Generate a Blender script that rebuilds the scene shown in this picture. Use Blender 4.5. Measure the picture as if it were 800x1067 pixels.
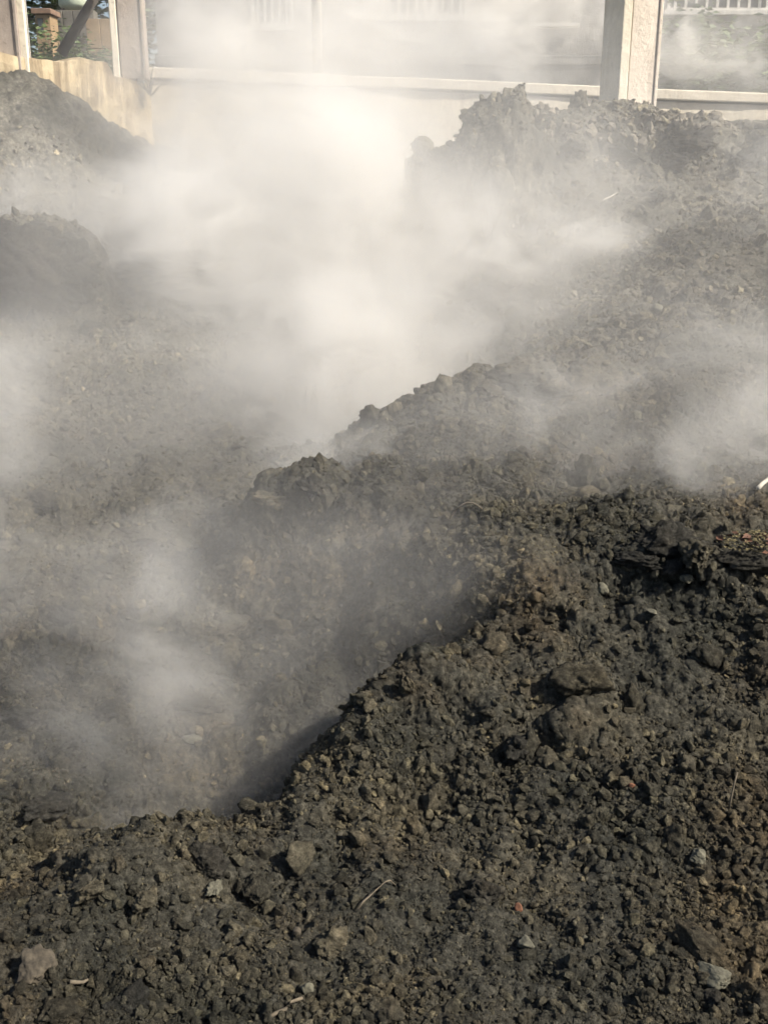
import bpy, bmesh, math, random
import numpy as np
from mathutils import Vector, Matrix

R = math.radians
scene = bpy.context.scene
for o in list(bpy.data.objects):
    bpy.data.objects.remove(o)
C = scene.collection
rng = np.random.default_rng(7)
random.seed(7)

# ------------------------------------------------------------------ camera, sky, sun, exposure
CAM_H = 1.7
PITCH = 18.3
FPX = 1100.0                      # focal length in pixels of the 800 x 1067 photograph
cam_data = bpy.data.cameras.new("camera")
cam = bpy.data.objects.new("camera", cam_data)
C.objects.link(cam)
cam.location = (0, 0, CAM_H)
cam.rotation_euler = (R(90 - PITCH), 0, 0)
cam_data.sensor_fit = 'VERTICAL'
cam_data.sensor_height = 24.0
cam_data.lens = 24.0 * FPX / 1067.0
cam_data.clip_start = 0.05
cam_data.clip_end = 2000
scene.camera = cam

SUN_DIR = Vector((0.90, -0.34, 0.92)).normalized()      # towards the sun
sun_el = math.asin(SUN_DIR.z)
sun_az = math.atan2(SUN_DIR.x, SUN_DIR.y)
world = bpy.data.worlds.new("World")
scene.world = world
world.use_nodes = True
wn = world.node_tree
bg = wn.nodes['Background']
sky = wn.nodes.new('ShaderNodeTexSky')
sky.sky_type = 'NISHITA'
sky.sun_disc = False
sky.sun_elevation = sun_el
sky.sun_rotation = sun_az
sky.dust_density = 2.5
wn.links.new(sky.outputs[0], bg.inputs[0])
bg.inputs[1].default_value = 0.08
sd = bpy.data.lights.new("sun", 'SUN')
sd.energy = 4.8
sd.angle = R(0.5)
sd.color = (1.0, 0.925, 0.80)
sun = bpy.data.objects.new("sun", sd)
C.objects.link(sun)
sun.rotation_euler = SUN_DIR.to_track_quat('Z', 'Y').to_euler()
sun.location = (6, 2, 9)

scene.view_settings.view_transform = 'Standard'
scene.view_settings.look = 'None'
scene.view_settings.gamma = 1.0
scene.view_settings.exposure = 0.73
scene.view_settings.use_curve_mapping = False
scene.cycles.volume_bounces = 4
scene.cycles.max_bounces = 5
scene.cycles.diffuse_bounces = 1
scene.cycles.volume_step_rate = 0.45
scene.cycles.volume_max_steps = 256
scene.cycles.use_denoising = True
scene.cycles.use_adaptive_sampling = True
scene.cycles.adaptive_threshold = 0.07
scene.cycles.adaptive_min_samples = 20

_p = R(PITCH)


def at(u, v, Y):
    """the world point Y metres ahead on the ground plan, seen at u, v of the photograph"""
    a, b = (u - 400.0) / FPX, (533.5 - v) / FPX
    dx, dy, dz = a, math.cos(_p) + b * math.sin(_p), -math.sin(_p) + b * math.cos(_p)
    t = Y / dy
    return Vector((dx * t, Y, CAM_H + dz * t))


# ------------------------------------------------------------------ small helpers
def tag(o, label=None, cat=None, group=None, kind=None):
    if label: o['label'] = label
    if cat: o['category'] = cat
    if group: o['group'] = group
    if kind: o['kind'] = kind
    return o


def mesh_np(name, V, F, mat=None, smooth=True):
    """mesh from numpy arrays; F is (n, 3) or (n, 4)"""
    me = bpy.data.meshes.new(name)
    V = np.ascontiguousarray(V, dtype=np.float32)
    F = np.ascontiguousarray(F, dtype=np.int32)
    k = F.shape[1]
    me.vertices.add(len(V))
    me.vertices.foreach_set('co', V.ravel())
    me.loops.add(F.size)
    me.loops.foreach_set('vertex_index', F.ravel())
    me.polygons.add(len(F))
    me.polygons.foreach_set('loop_start', np.arange(0, F.size, k, dtype=np.int32))
    me.polygons.foreach_set('loop_total', np.full(len(F), k, dtype=np.int32))
    me.polygons.foreach_set('use_smooth', np.full(len(F), smooth, dtype=bool))
    me.update(calc_edges=True)
    if mat: me.materials.append(mat)
    return me


def link(name, me, parent=None):
    o = bpy.data.objects.new(name, me)
    C.objects.link(o)
    if parent is not None: o.parent = parent
    return o


def empty(name, loc=(0, 0, 0), rz=0.0):
    o = bpy.data.objects.new(name, None)
    C.objects.link(o)
    o.location = loc
    o.rotation_euler = (0, 0, rz)
    o.empty_display_size = 0.1
    return o


def copy_tree(o, parent=None):
    c = o.copy()
    C.objects.link(c)
    if parent is not None: c.parent = parent
    for ch in [x for x in scene.objects if x.parent == o]:
        copy_tree(ch, c)
    return c


def obj(name, bm, mat, parent=None, bevel=0.0, smooth=False):
    me = bpy.data.meshes.new(name)
    bm.normal_update()
    bm.to_mesh(me)
    bm.free()
    me.materials.append(mat)
    for p in me.polygons: p.use_smooth = smooth
    o = link(name, me, parent)
    if bevel:
        m = o.modifiers.new('bevel', 'BEVEL')
        m.width = bevel
        m.segments = 2
        m.limit_method = 'ANGLE'
    return o


def bx(bm, x0, x1, y0, y1, z0, z1, M=None):
    vs = [bm.verts.new((x, y, z)) for z in (z0, z1) for y in (y0, y1) for x in (x0, x1)]
    for f in ((0, 2, 3, 1), (4, 5, 7, 6), (0, 1, 5, 4), (2, 6, 7, 3), (0, 4, 6, 2), (1, 3, 7, 5)):
        bm.faces.new([vs[i] for i in f])
    if M is not None:
        for v in vs: v.co = M @ v.co
    return vs


def tube(bm, pts, radii, n=8):
    rings = []
    pts = [Vector(p) for p in pts]
    for i, p in enumerate(pts):
        d = (pts[min(i + 1, len(pts) - 1)] - pts[max(i - 1, 0)]).normalized()
        a = d.orthogonal().normalized()
        b = d.cross(a)
        r = radii[i] if hasattr(radii, '__len__') else radii
        rings.append([bm.verts.new(p + a * (r * math.cos(2 * math.pi * k / n)) + b * (r * math.sin(2 * math.pi * k / n))) for k in range(n)])
    # keep the rings from twisting
    for i in range(1, len(rings)):
        q = min(range(n), key=lambda s: (rings[i][s].co - rings[i - 1][0].co).length)
        rings[i] = rings[i][q:] + rings[i][:q]
    for i in range(len(rings) - 1):
        for k in range(n):
            bm.faces.new((rings[i][k], rings[i][(k + 1) % n], rings[i + 1][(k + 1) % n], rings[i + 1][k]))
    bm.faces.new(rings[0][::-1])
    bm.faces.new(rings[-1])


# ------------------------------------------------------------------ numpy noise
_perm = rng.permutation(4096).astype(np.int64)


def _hash(ix, iy, iz):
    return _perm[(_perm[(_perm[ix & 4095] + iy) & 4095] + iz) & 4095]


_g = rng.normal(size=(4096, 3))
_g /= np.linalg.norm(_g, axis=1)[:, None]
_g = _g.astype(np.float32)


def perlin(x, y, z):
    x = np.asarray(x, np.float32); y = np.asarray(y, np.float32); z = np.asarray(z, np.float32)
    fx, fy, fz = np.floor(x), np.floor(y), np.floor(z)
    ix, iy, iz = fx.astype(np.int64), fy.astype(np.int64), fz.astype(np.int64)
    x = x - fx; y = y - fy; z = z - fz
    u = x * x * x * (x * (x * 6 - 15) + 10)
    v = y * y * y * (y * (y * 6 - 15) + 10)
    w = z * z * z * (z * (z * 6 - 15) + 10)
    out = 0
    for dx in (0, 1):
        wx = u if dx else 1 - u
        for dy in (0, 1):
            wy = v if dy else 1 - v
            for dz in (0, 1):
                wz = w if dz else 1 - w
                g = _g[_hash(ix + dx, iy + dy, iz + dz)]
                out = out + wx * wy * wz * (g[..., 0] * (x - dx) + g[..., 1] * (y - dy) + g[..., 2] * (z - dz))
    return out


def fbm(x, y, z, octaves=4, gain=0.5, ridged=False):
    s, a = 0, 1.0
    for i in range(octaves):
        n = perlin(x * 2 ** i + 17.3 * i, y * 2 ** i + 5.1 * i, z * 2 ** i + 9.7 * i)
        if ridged: n = 0.5 - np.abs(n) * 1.6
        s = s + a * n
        a *= gain
    return s


def worley(x, y, z, seed=0):
    """distance to the nearest jittered cell point, and that point's random value"""
    fx, fy, fz = np.floor(x).astype(np.int64), np.floor(y).astype(np.int64), np.floor(z).astype(np.int64)
    best = np.full(x.shape, 9.0, np.float32)
    val = np.zeros(x.shape, np.float32)
    for dx in (-1, 0, 1):
        for dy in (-1, 0, 1):
            for dz in (-1, 0, 1):
                h = _hash(fx + dx + seed, fy + dy, fz + dz)
                px = fx + dx + (h & 15) / 16.0
                py = fy + dy + ((h >> 4) & 15) / 16.0
                pz = fz + dz + ((h >> 8) & 15) / 16.0
                d = (px - x) ** 2 + (py - y) ** 2 + (pz - z) ** 2
                m = d < best
                best = np.where(m, d, best)
                val = np.where(m, (h % 97) / 97.0, val)
    return np.sqrt(best), val


# ------------------------------------------------------------------ materials
def new_mat(name):
    m = bpy.data.materials.new(name)
    m.use_nodes = True
    return m, m.node_tree, m.node_tree.nodes, m.node_tree.links


def ramp(N, L, src, stops):
    r = N.new('ShaderNodeValToRGB')
    el = r.color_ramp.elements
    while len(el) < len(stops): el.new(0.5)
    for e, (p, c) in zip(el, stops):
        e.position = p
        e.color = (*c, 1) if len(c) == 3 else c
    L.new(src, r.inputs[0])
    return r.outputs[0]


def noise(N, L, coord, scale, detail=4, rough=0.55, dist=0.0):
    n = N.new('ShaderNodeTexNoise')
    n.inputs['Scale'].default_value = scale
    n.inputs['Detail'].default_value = detail
    n.inputs['Roughness'].default_value = rough
    n.inputs['Distortion'].default_value = dist
    if coord is not None: L.new(coord, n.inputs['Vector'])
    return n.outputs[0]


def mixc(N, L, fac, a, b, mode='MIX'):
    m = N.new('ShaderNodeMix')
    m.data_type = 'RGBA'
    m.blend_type = mode
    for s, v in ((0, fac), (6, a), (7, b)):
        if hasattr(v, 'is_output'): L.new(v, m.inputs[s])
        elif s == 0: m.inputs[0].default_value = v
        else: m.inputs[s].default_value = (*v, 1)
    return m.outputs[2]


def math_n(N, L, op, a, b=None, clamp=False):
    m = N.new('ShaderNodeMath')
    m.operation = op
    m.use_clamp = clamp
    for i, v in enumerate((a, b)):
        if v is None: continue
        if hasattr(v, 'is_output'): L.new(v, m.inputs[i])
        else: m.inputs[i].default_value = v
    return m.outputs[0]


def bump(N, L, height, bsdf, strength=0.5, dist=0.01):
    b = N.new('ShaderNodeBump')
    b.inputs['Strength'].default_value = strength
    b.inputs['Distance'].default_value = dist
    L.new(height, b.inputs['Height'])
    L.new(b.outputs[0], bsdf.inputs['Normal'])


def soil_mat(name, tone=(1, 1, 1), island=False, per_object=False, dusty_hazy=True):
    m, T, N, L = new_mat(name)
    B = N['Principled BSDF']
    B.inputs['Roughness'].default_value = 0.95
    B.inputs['Specular IOR Level'].default_value = 0.12
    P = N.new('ShaderNodeNewGeometry').outputs['Position']
    fine = ramp(N, L, noise(N, L, P, 55, 6, 0.7), [(0.3, (0.020, 0.0195, 0.0165)), (0.5, (0.054, 0.0515, 0.043)), (0.72, (0.135, 0.127, 0.104))])
    brown = ramp(N, L, noise(N, L, P, 2.6, 5, 0.65), [(0.34, (0.62, 0.66, 0.66)), (0.5, (1.0, 1.0, 0.97)), (0.66, (1.45, 1.36, 1.18))])
    col = mixc(N, L, 1.0, fine, brown, 'MULTIPLY')
    rust = ramp(N, L, noise(N, L, P, 1.7, 5, 0.7), [(0.52, (1, 1, 1)), (0.70, (1.16, 1.0, 0.87))])
    col = mixc(N, L, 1.0, col, rust, 'MULTIPLY')
    if dusty_hazy:
        # dry ash patches on farther heaps; paling with distance also stands for steam haze
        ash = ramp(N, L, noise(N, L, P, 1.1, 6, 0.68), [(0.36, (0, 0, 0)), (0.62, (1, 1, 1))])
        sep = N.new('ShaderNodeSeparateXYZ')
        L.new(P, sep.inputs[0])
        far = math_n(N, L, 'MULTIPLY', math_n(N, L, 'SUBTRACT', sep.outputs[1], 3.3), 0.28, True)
        ash_haze = ramp(N, L, noise(N, L, P, 24, 6, 0.78), [(0.36, (0.07, 0.066, 0.054)), (0.50, (0.17, 0.158, 0.13)), (0.66, (0.42, 0.39, 0.32))])
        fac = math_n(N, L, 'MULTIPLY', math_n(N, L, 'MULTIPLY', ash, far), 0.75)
        col = mixc(N, L, fac, col, ash_haze)
        speck = ramp(N, L, noise(N, L, P, 120, 2, 0.5), [(0.70, (0, 0, 0)), (0.76, (1, 1, 1))])
        col = mixc(N, L, math_n(N, L, 'MULTIPLY', speck, 0.35), col, (0.26, 0.235, 0.19))
    if island:
        rnd = N.new('ShaderNodeNewGeometry').outputs['Random Per Island']
        var = ramp(N, L, rnd, [(0, (0.6, 0.6, 0.6)), (0.5, (1.0, 0.98, 0.94)), (0.93, (1.45, 1.4, 1.26)), (0.985, (1.8, 1.7, 1.45)), (0.996, (2.6, 2.4, 2.0))])
        col = mixc(N, L, 1.0, col, var, 'MULTIPLY')
    if per_object:
        rnd = N.new('ShaderNodeObjectInfo').outputs['Random']
        var = ramp(N, L, rnd, [(0, (0.6, 0.6, 0.6)), (0.5, (1.0, 0.98, 0.95)), (1, (1.6, 1.5, 1.35))])
        col = mixc(N, L, 1.0, col, var, 'MULTIPLY')
    if tone != (1, 1, 1):
        col = mixc(N, L, 1.0, col, tone, 'MULTIPLY')
    L.new(col, B.inputs['Base Color'])
    h = math_n(N, L, 'ADD', noise(N, L, P, 85, 6, 0.8), math_n(N, L, 'MULTIPLY', noise(N, L, P, 260, 3, 0.7), 0.5))
    bump(N, L, h, B, 1.0, 0.012)
    return m


def concrete_mat(name, c0, c1, stain=(0.16, 0.11, 0.06), amount=0.6, scale=1.0, streak=9.0, lo=0.52, hi=0.66):
    m, T, N, L = new_mat(name)
    B = N['Principled BSDF']
    B.inputs['Roughness'].default_value = 0.9
    B.inputs['Specular IOR Level'].default_value = 0.2
    P = N.new('ShaderNodeNewGeometry').outputs['Position']
    base = ramp(N, L, noise(N, L, P, 3.0 * scale, 6, 0.65), [(0.3, c0), (0.7, c1)])
    mp = N.new('ShaderNodeMapping')
    mp.inputs['Scale'].default_value = (streak, streak, 0.9)
    L.new(P, mp.inputs[0])
    st = ramp(N, L, noise(N, L, mp.outputs[0], 1.0, 5, 0.6), [(lo, (0, 0, 0)), (hi, (1, 1, 1))])
    br = ramp(N, L, noise(N, L, P, 1.3, 4, 0.6), [(0.35, (0, 0, 0)), (0.65, (1, 1, 1))])
    fac = math_n(N, L, 'MULTIPLY', math_n(N, L, 'MULTIPLY', st, br), amount)
    col = mixc(N, L, fac, base, stain)
    pit = ramp(N, L, noise(N, L, P, 22, 4, 0.7), [(0.28, (0.45, 0.42, 0.38)), (0.4, (1, 1, 1))])
    col = mixc(N, L, 0.7, col, pit, 'MULTIPLY')
    L.new(col, B.inputs['Base Color'])
    bump(N, L, noise(N, L, P, 18, 8, 0.7), B, 0.6, 0.02)
    return m


def plain_mat(name, c, rough=0.7, var=0.25, scale=12, metal=0.0):
    m, T, N, L = new_mat(name)
    B = N['Principled BSDF']
    B.inputs['Roughness'].default_value = rough
    B.inputs['Metallic'].default_value = metal
    P = N.new('ShaderNodeNewGeometry').outputs['Position']
    lo = tuple(x * (1 - var) for x in c)
    hi = tuple(min(1, x * (1 + var)) for x in c)
    L.new(ramp(N, L, noise(N, L, P, scale, 5, 0.65), [(0.3, lo), (0.7, hi)]), B.inputs['Base Color'])
    bump(N, L, noise(N, L, P, scale * 5, 5, 0.7), B, 0.25, 0.004)
    return m


def steam_mat(name, wispy=True):
    m, T, N, L = new_mat(name)
    N.remove(N['Principled BSDF'])
    V = N.new('ShaderNodeVolumePrincipled')
    V.inputs['Color'].default_value = (0.98, 0.966, 0.94, 1)
    V.inputs['Anisotropy'].default_value = 0.2
    tc = N.new('ShaderNodeTexCoord').outputs['Object']
    ln = N.new('ShaderNodeVectorMath'); ln.operation = 'LENGTH'
    L.new(tc, ln.inputs[0])
    oi = N.new('ShaderNodeObjectInfo')
    sr = N.new('ShaderNodeSeparateColor')
    L.new(oi.outputs['Color'], sr.inputs[0])
    P = N.new('ShaderNodeNewGeometry').outputs['Position']
    inner = math_n(N, L, 'SUBTRACT', 1.0, ln.outputs['Value'], True)
    big = noise(N, L, P, 0.9, 2 if wispy else 1, 0.5, 0.7 if wispy else 0.0)
    e = math_n(N, L, 'ADD', math_n(N, L, 'MULTIPLY', inner, 1.5), math_n(N, L, 'MULTIPLY', math_n(N, L, 'SUBTRACT', big, 0.5), 0.9), True)
    e = math_n(N, L, 'MULTIPLY', e, math_n(N, L, 'MULTIPLY', inner, 3.0, True))
    w = math_n(N, L, 'MULTIPLY', math_n(N, L, 'SUBTRACT', big, 0.40), 3.6, True)
    if wispy:
        # streaks drawn out along the drift, which climbs to the right
        mp = N.new('ShaderNodeMapping')
        mp.inputs['Rotation'].default_value = (R(10), R(32), 0)
        mp.inputs['Scale'].default_value = (0.8, 1.0, 1.2)
        L.new(P, mp.inputs[0])
        fine = noise(N, L, mp.outputs[0], 2.3, 5, 0.6, 1.3)
        w = math_n(N, L, 'MULTIPLY', w, math_n(N, L, 'MULTIPLY', math_n(N, L, 'SUBTRACT', fine, 0.45), 12.0, False))
        w = math_n(N, L, 'MINIMUM', math_n(N, L, 'MAXIMUM', w, 0.0), 1.15)
    d = math_n(N, L, 'MULTIPLY', e, math_n(N, L, 'ADD', w, sr.outputs[0]))
    L.new(math_n(N, L, 'MULTIPLY', d, oi.outputs['Alpha']), V.inputs['Density'])
    L.new(V.outputs[0], N['Material Output'].inputs['Volume'])
    return m


M = {}
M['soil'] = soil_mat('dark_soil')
M['clod'] = soil_mat('soil_clod', (1.12, 1.1, 1.06), per_object=True, dusty_hazy=True)
M['damp'] = soil_mat('damp_shade_soil', (0.62, 0.62, 0.66), dusty_hazy=False)  # darkened soil: damp clods, and painted shade under the rubble bank
M['crumb'] = soil_mat('soil_crumbs', (1.1, 1.08, 1.04), island=True)
M['stone'] = plain_mat('pale_stone', (0.085, 0.080, 0.057), 0.9, 0.55, 60)
M['tanstone'] = plain_mat('tan_stone', (0.056, 0.046, 0.032), 0.9, 0.6, 60)
M['brick'] = plain_mat('orange_brick', (0.17, 0.075, 0.04), 0.9, 0.35, 40)
M['rubble'] = plain_mat('dry_rubble', (0.15, 0.13, 0.10), 0.9, 0.75, 9)
M['wall'] = concrete_mat('cream_concrete', (0.36, 0.28, 0.165), (0.56, 0.47, 0.32), (0.11, 0.07, 0.035), 1.0, lo=0.43, hi=0.58)
M['wall2'] = concrete_mat('pale_concrete', (0.50, 0.44, 0.35), (0.64, 0.58, 0.47), (0.28, 0.21, 0.14), 0.7)
M['coping'] = concrete_mat('coping_concrete', (0.5, 0.45, 0.37), (0.66, 0.6, 0.5), (0.25, 0.2, 0.15), 0.4)
M['post'] = concrete_mat('post_concrete', (0.60, 0.52, 0.43), (0.74, 0.65, 0.55), (0.24, 0.18, 0.13), 0.6, 1.0, 14)
M['greypost'] = concrete_mat('grey_post', (0.27, 0.225, 0.19), (0.40, 0.34, 0.29), (0.2, 0.17, 0.15), 0.5, 1.0, 14)
M['strip'] = concrete_mat('cream_strip', (0.62, 0.56, 0.44), (0.8, 0.74, 0.62), (0.4, 0.33, 0.22), 0.4, 1.0, 14)
M['facade'] = concrete_mat('grey_facade', (0.15, 0.145, 0.14), (0.27, 0.26, 0.245), (0.08, 0.075, 0.065), 0.8, 0.5, 3)
M['plinth'] = concrete_mat('dark_plinth', (0.10, 0.10, 0.095), (0.16, 0.155, 0.15), (0.06, 0.06, 0.06), 0.4, 0.5, 3)
M['white'] = plain_mat('white_paint', (0.50, 0.48, 0.44), 0.6, 0.3, 9)
M['glass'] = plain_mat('dark_glass', (0.06, 0.065, 0.07), 0.15, 0.2, 3)
M['wood'] = plain_mat('weathered_timber', (0.055, 0.045, 0.036), 0.85, 0.4, 10)
M['twig'] = plain_mat('dry_twig', (0.12, 0.098, 0.068), 0.85, 0.35, 40)
M['palestick'] = plain_mat('bleached_stick', (0.42, 0.39, 0.33), 0.8, 0.15, 40)
M['leaf'] = plain_mat('green_leaf', (0.075, 0.115, 0.03), 0.6, 0.5, 20)
M['moss'] = plain_mat('yellow_moss', (0.115, 0.095, 0.045), 0.9, 0.5, 60)
M['rustleaf'] = plain_mat('rust_leaf', (0.10, 0.045, 0.025), 0.8, 0.5, 40)
M['yard'] = soil_mat('yard_earth', (1.7, 1.6, 1.35), dusty_hazy=False)
M['tank'] = plain_mat('pale_tank', (0.50, 0.56, 0.44), 0.5, 0.15, 8)
M['tile'] = plain_mat('brown_tile', (0.2, 0.13, 0.09), 0.8, 0.3, 10)
M['block'] = plain_mat('grey_block', (0.13, 0.12, 0.10), 0.9, 0.35, 9)
M['shed'] = plain_mat('ochre_render', (0.30, 0.21, 0.12), 0.85, 0.2, 8)
M['steam'] = steam_mat('steam')
M['veil'] = steam_mat('steam_veil', False)

# ------------------------------------------------------------------ the heap: one sheet, shaped by surveyed points
CP = [(x, y, 0.0) for x, y in ((0, 0), (-1.2, 0), (1.2, 0), (0, -3), (-4, -2), (4, -2), (-3.2, 1), (3.2, 1), (-1.0, 1.0), (1.0, 1.0), (0, 1.2))]
for u, v, Y in [
    (-60, 1067, 1.72), (0, 1067, 1.72), (200, 1067, 1.74), (400, 1067, 1.75), (600, 1067, 1.75), (800, 1067, 1.72), (900, 1067, 1.72),
    # the near crest and the slope right of it
    (0, 955, 2.08), (90, 893, 2.30), (170, 873, 2.42), (250, 862, 2.48), (322, 822, 2.60), (356, 760, 2.78), (402, 702, 2.95), (440, 610, 3.35), (432, 565, 3.55),
    (250, 960, 2.08), (400, 900, 2.28), (550, 900, 2.27), (700, 900, 2.24), (820, 900, 2.22), (450, 780, 2.66), (550, 750, 2.75), (750, 750, 2.7),
    (500, 640, 3.15), (600, 640, 3.10), (800, 640, 3.05), (900, 640, 3.05), (700, 585, 3.35), (620, 560, 3.5), (560, 505, 4.0), (655, 535, 3.65), (810, 560, 3.45), (500, 530, 3.8),
    # second and third ridge
    (620, 500, 4.05), (740, 520, 3.85), (700, 470, 4.25), (800, 450, 4.45), (560, 440, 4.5), (480, 440, 4.5), (455, 408, 4.75), (500, 400, 4.85), (548, 394, 4.95),
    (600, 372, 5.25), (652, 352, 5.5), (730, 370, 5.2), (800, 370, 5.2), (400, 456, 4.6), (355, 478, 4.6), (322, 496, 4.55), (440, 480, 4.25), (420, 500, 4.15),
    (720, 262, 6.5), (800, 270, 6.45), (900, 270, 6.45), (650, 250, 7.0), (560, 265, 7.2), (600, 205, 7.7), (700, 205, 7.6), (800, 200, 7.7), (520, 210, 7.8),
    (560, 172, 8.25), (640, 172, 8.25), (700, 168, 8.25), (800, 170, 8.3), (900, 160, 8.3), (560, 122, 8.6), (640, 122, 8.7), (690, 128, 8.7), (740, 140, 8.7), (800, 150, 8.7), (900, 120, 8.8),
    (600, 126, 9.6), (750, 145, 9.8), (480, 165, 8.2), (440, 180, 8.6),
    # the face below the dark lump and the pit
    (274, 524, 4.12), (300, 512, 4.15), (332, 506, 4.2), (370, 518, 4.1), (405, 535, 4.0), (240, 565, 4.25), (290, 575, 3.95), (340, 570, 3.85), (390, 585, 3.68), (268, 640, 3.80), (300, 640, 3.72), (345, 640, 3.58), (375, 620, 3.55), (352, 680, 3.36), (385, 650, 3.38),
    (200, 830, 2.98), (100, 850, 2.85), (0, 890, 2.60), (-100, 880, 2.6), (300, 780, 3.05), (240, 800, 3.06), (330, 720, 3.22), (200, 720, 3.5), (100, 700, 3.6), (0, 700, 3.6), (-100, 700, 3.6),
    (200, 620, 4.05), (100, 580, 4.35), (0, 560, 4.45), (180, 520, 4.8), (250, 480, 5.15), (100, 450, 5.55), (0, 420, 5.8), (-100, 420, 5.8), (150, 380, 6.3), (280, 430, 5.8), (240, 400, 6.1),
    (0, 305, 7.2), (100, 305, 7.35), (200, 310, 7.4), (-100, 300, 7.2), (60, 215, 8.3), (0, 200, 8.2), (-100, 180, 8.2), (0, 140, 8.7), (0, 84, 9.15), (-80, 60, 9.2), (40, 96, 9.3), (85, 122, 9.45), (128, 156, 9.6), (160, 190, 9.6),
]:
    p = at(u, v, Y)
    CP.append((p.x, p.y, p.z))
# the hidden valley floor that the steam stands in, and the foot of the wall
CP += [(-0.35, 2.72, -0.36), (-0.12, 2.92, -0.30), (-0.7, 2.62, -0.36), (-1.1, 2.55, -0.3), (0.02, 3.12, -0.2), (-0.25, 5.4, 0.22), (0.15, 5.7, 0.35), (0.45, 5.9, 0.45), (0.0, 6.4, 0.40), (-0.5, 6.6, 0.5), (0.6, 6.5, 0.62), (-0.9, 7.6, 0.75), (0.0, 7.6, 0.75), (0.6, 7.6, 1.0),
       (-1.2, 8.8, 1.0), (-0.3, 8.8, 0.95), (0.3, 8.8, 1.15), (-1.9, 9.6, 1.25), (-1.0, 10.2, 1.2), (0.0, 10.2, 1.25), (1.2, 10.2, 1.7), (3, 10.4, 1.9), (5, 10.4, 2.0),
       (-3.6, 10, 2.5), (-5, 9, 2.4), (-6, 5, 0.8), (6, 9, 1.9), (5.5, 5, 0.9), (5, 3, 0.4), (-5, 3, 0.0)]
CP = np.array(CP)


def kern(d2):
    return np.sqrt(d2 + 0.12 ** 2)


_A = kern(((CP[:, None, :2] - CP[None, :, :2]) ** 2).sum(-1)) * -1.0
_A += np.eye(len(CP)) * -0.012 * -1
_Pm = np.c_[np.ones(len(CP)), CP[:, :2]]
_K = np.block([[_A, _Pm], [_Pm.T, np.zeros((3, 3))]])
_W = np.linalg.solve(_K, np.r_[CP[:, 2], 0, 0, 0])

# mounds that stand proud of the slopes: x, y, radius along x, radius along y, height, sharpness
MOUNDS = []


def mound(u, v, Y, rx, ry, h, k=2.0):
    p = at(u, v, Y)
    MOUNDS.append((p.x, p.y, rx, ry, h, k))


mound(522, 165, 8.1, 0.26, 0.28, 0.37, 5)
mound(556, 168, 8.15, 0.26, 0.24, 0.22, 3)
mound(630, 163, 8.32, 0.5, 0.10, -0.12, 3)
mound(700, 163, 8.32, 0.3, 0.10, -0.08, 3)
mound(388, 195, 8.7, 0.17, 0.2, 0.26, 3)
mound(436, 190, 8.75, 0.18, 0.2, 0.40, 4)
mound(735, 160, 8.4, 0.24, 0.18, 0.14, 3)
mound(805, 170, 8.3, 0.22, 0.2, 0.16, 3)
mound(38, 300, 7.15, 0.46, 0.26, 0.52, 4)
mound(190, 290, 7.6, 0.5, 0.22, 0.22, 2)
mound(130, 210, 8.6, 0.4, 0.2, 0.12, 2)
mound(530, 405, 4.85, 0.22, 0.14, 0.05, 3)
mound(705, 600, 3.25, 0.17, 0.12, 0.07, 3)
mound(605, 740, 2.72, 0.12, 0.09, 0.08, 3)
mound(775, 610, 3.2, 0.2, 0.1, 0.05, 4)
mound(325, 525, 4.08, 0.17, 0.10, 0.12, 4)
mound(395, 535, 3.95, 0.15, 0.10, 0.055, 3)
mound(362, 660, 3.4, 0.05, 0.14, -0.12, 2)
mound(520, 510, 3.95, 0.26, 0.14, 0.06, 2)
mound(650, 545, 3.6, 0.22, 0.12, 0.05, 2)
mound(210, 900, 2.28, 0.08, 0.07, 0.04, 2)
mound(130, 930, 2.15, 0.13, 0.09, 0.04, 2)
mound(575, 725, 2.72, 0.10, 0.035, -0.07, 2)
mound(648, 618, 3.18, 0.08, 0.06, -0.06, 3)
mound(540, 790, 2.6, 0.05, 0.05, -0.03, 2)
mound(95, 1045, 1.82, 0.07, 0.05, -0.04, 2)


def base_z(x, y):
    x = np.asarray(x, np.float64); y = np.asarray(y, np.float64)
    z = np.full(x.shape, _W[-3]) + _W[-2] * x + _W[-1] * y
    for i in range(len(CP)):
        z -= _W[i] * kern((x - CP[i, 0]) ** 2 + (y - CP[i, 1]) ** 2)
    # crumbling mounds: their outline is bitten by noise
    wob = 1 + 0.55 * fbm(x * 3.1, y * 3.1, 0 * x + 3.7, 3)
    for mx, my, rx, ry, h, k in MOUNDS:
        d = np.sqrt(((x - mx) / rx) ** 2 + ((y - my) / ry) ** 2) * wob
        z += h * np.exp(-np.minimum(d, 6) ** k)
    # beyond the heap everything is level ground
    r = np.hypot(x, y - 4)
    t = np.clip((r - 7.5) / 4.0, 0, 1)
    t = t * t * (3 - 2 * t)
    return z * (1 - t) + 0.0 * t


# polar grid about the standing point: fine inside the view, coarse outside, out to the horizon
th = np.concatenate([np.linspace(-180, -60, 40, endpoint=False), np.linspace(-60, -27, 80, endpoint=False), np.linspace(-27, 27, 960, endpoint=False),
                     np.linspace(27, 60, 80, endpoint=False), np.linspace(60, 180, 41)])
rr = np.concatenate([[0.02, 0.3, 0.6, 0.85], np.exp(np.linspace(math.log(1.05), math.log(11.5), 1400)), [12.5, 14, 17, 22, 35, 70, 150, 400]])
TH, RR = np.meshgrid(np.radians(th), rr)
X = RR * np.sin(TH)
Y = RR * np.cos(TH)
Z = base_z(X, Y)


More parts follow.
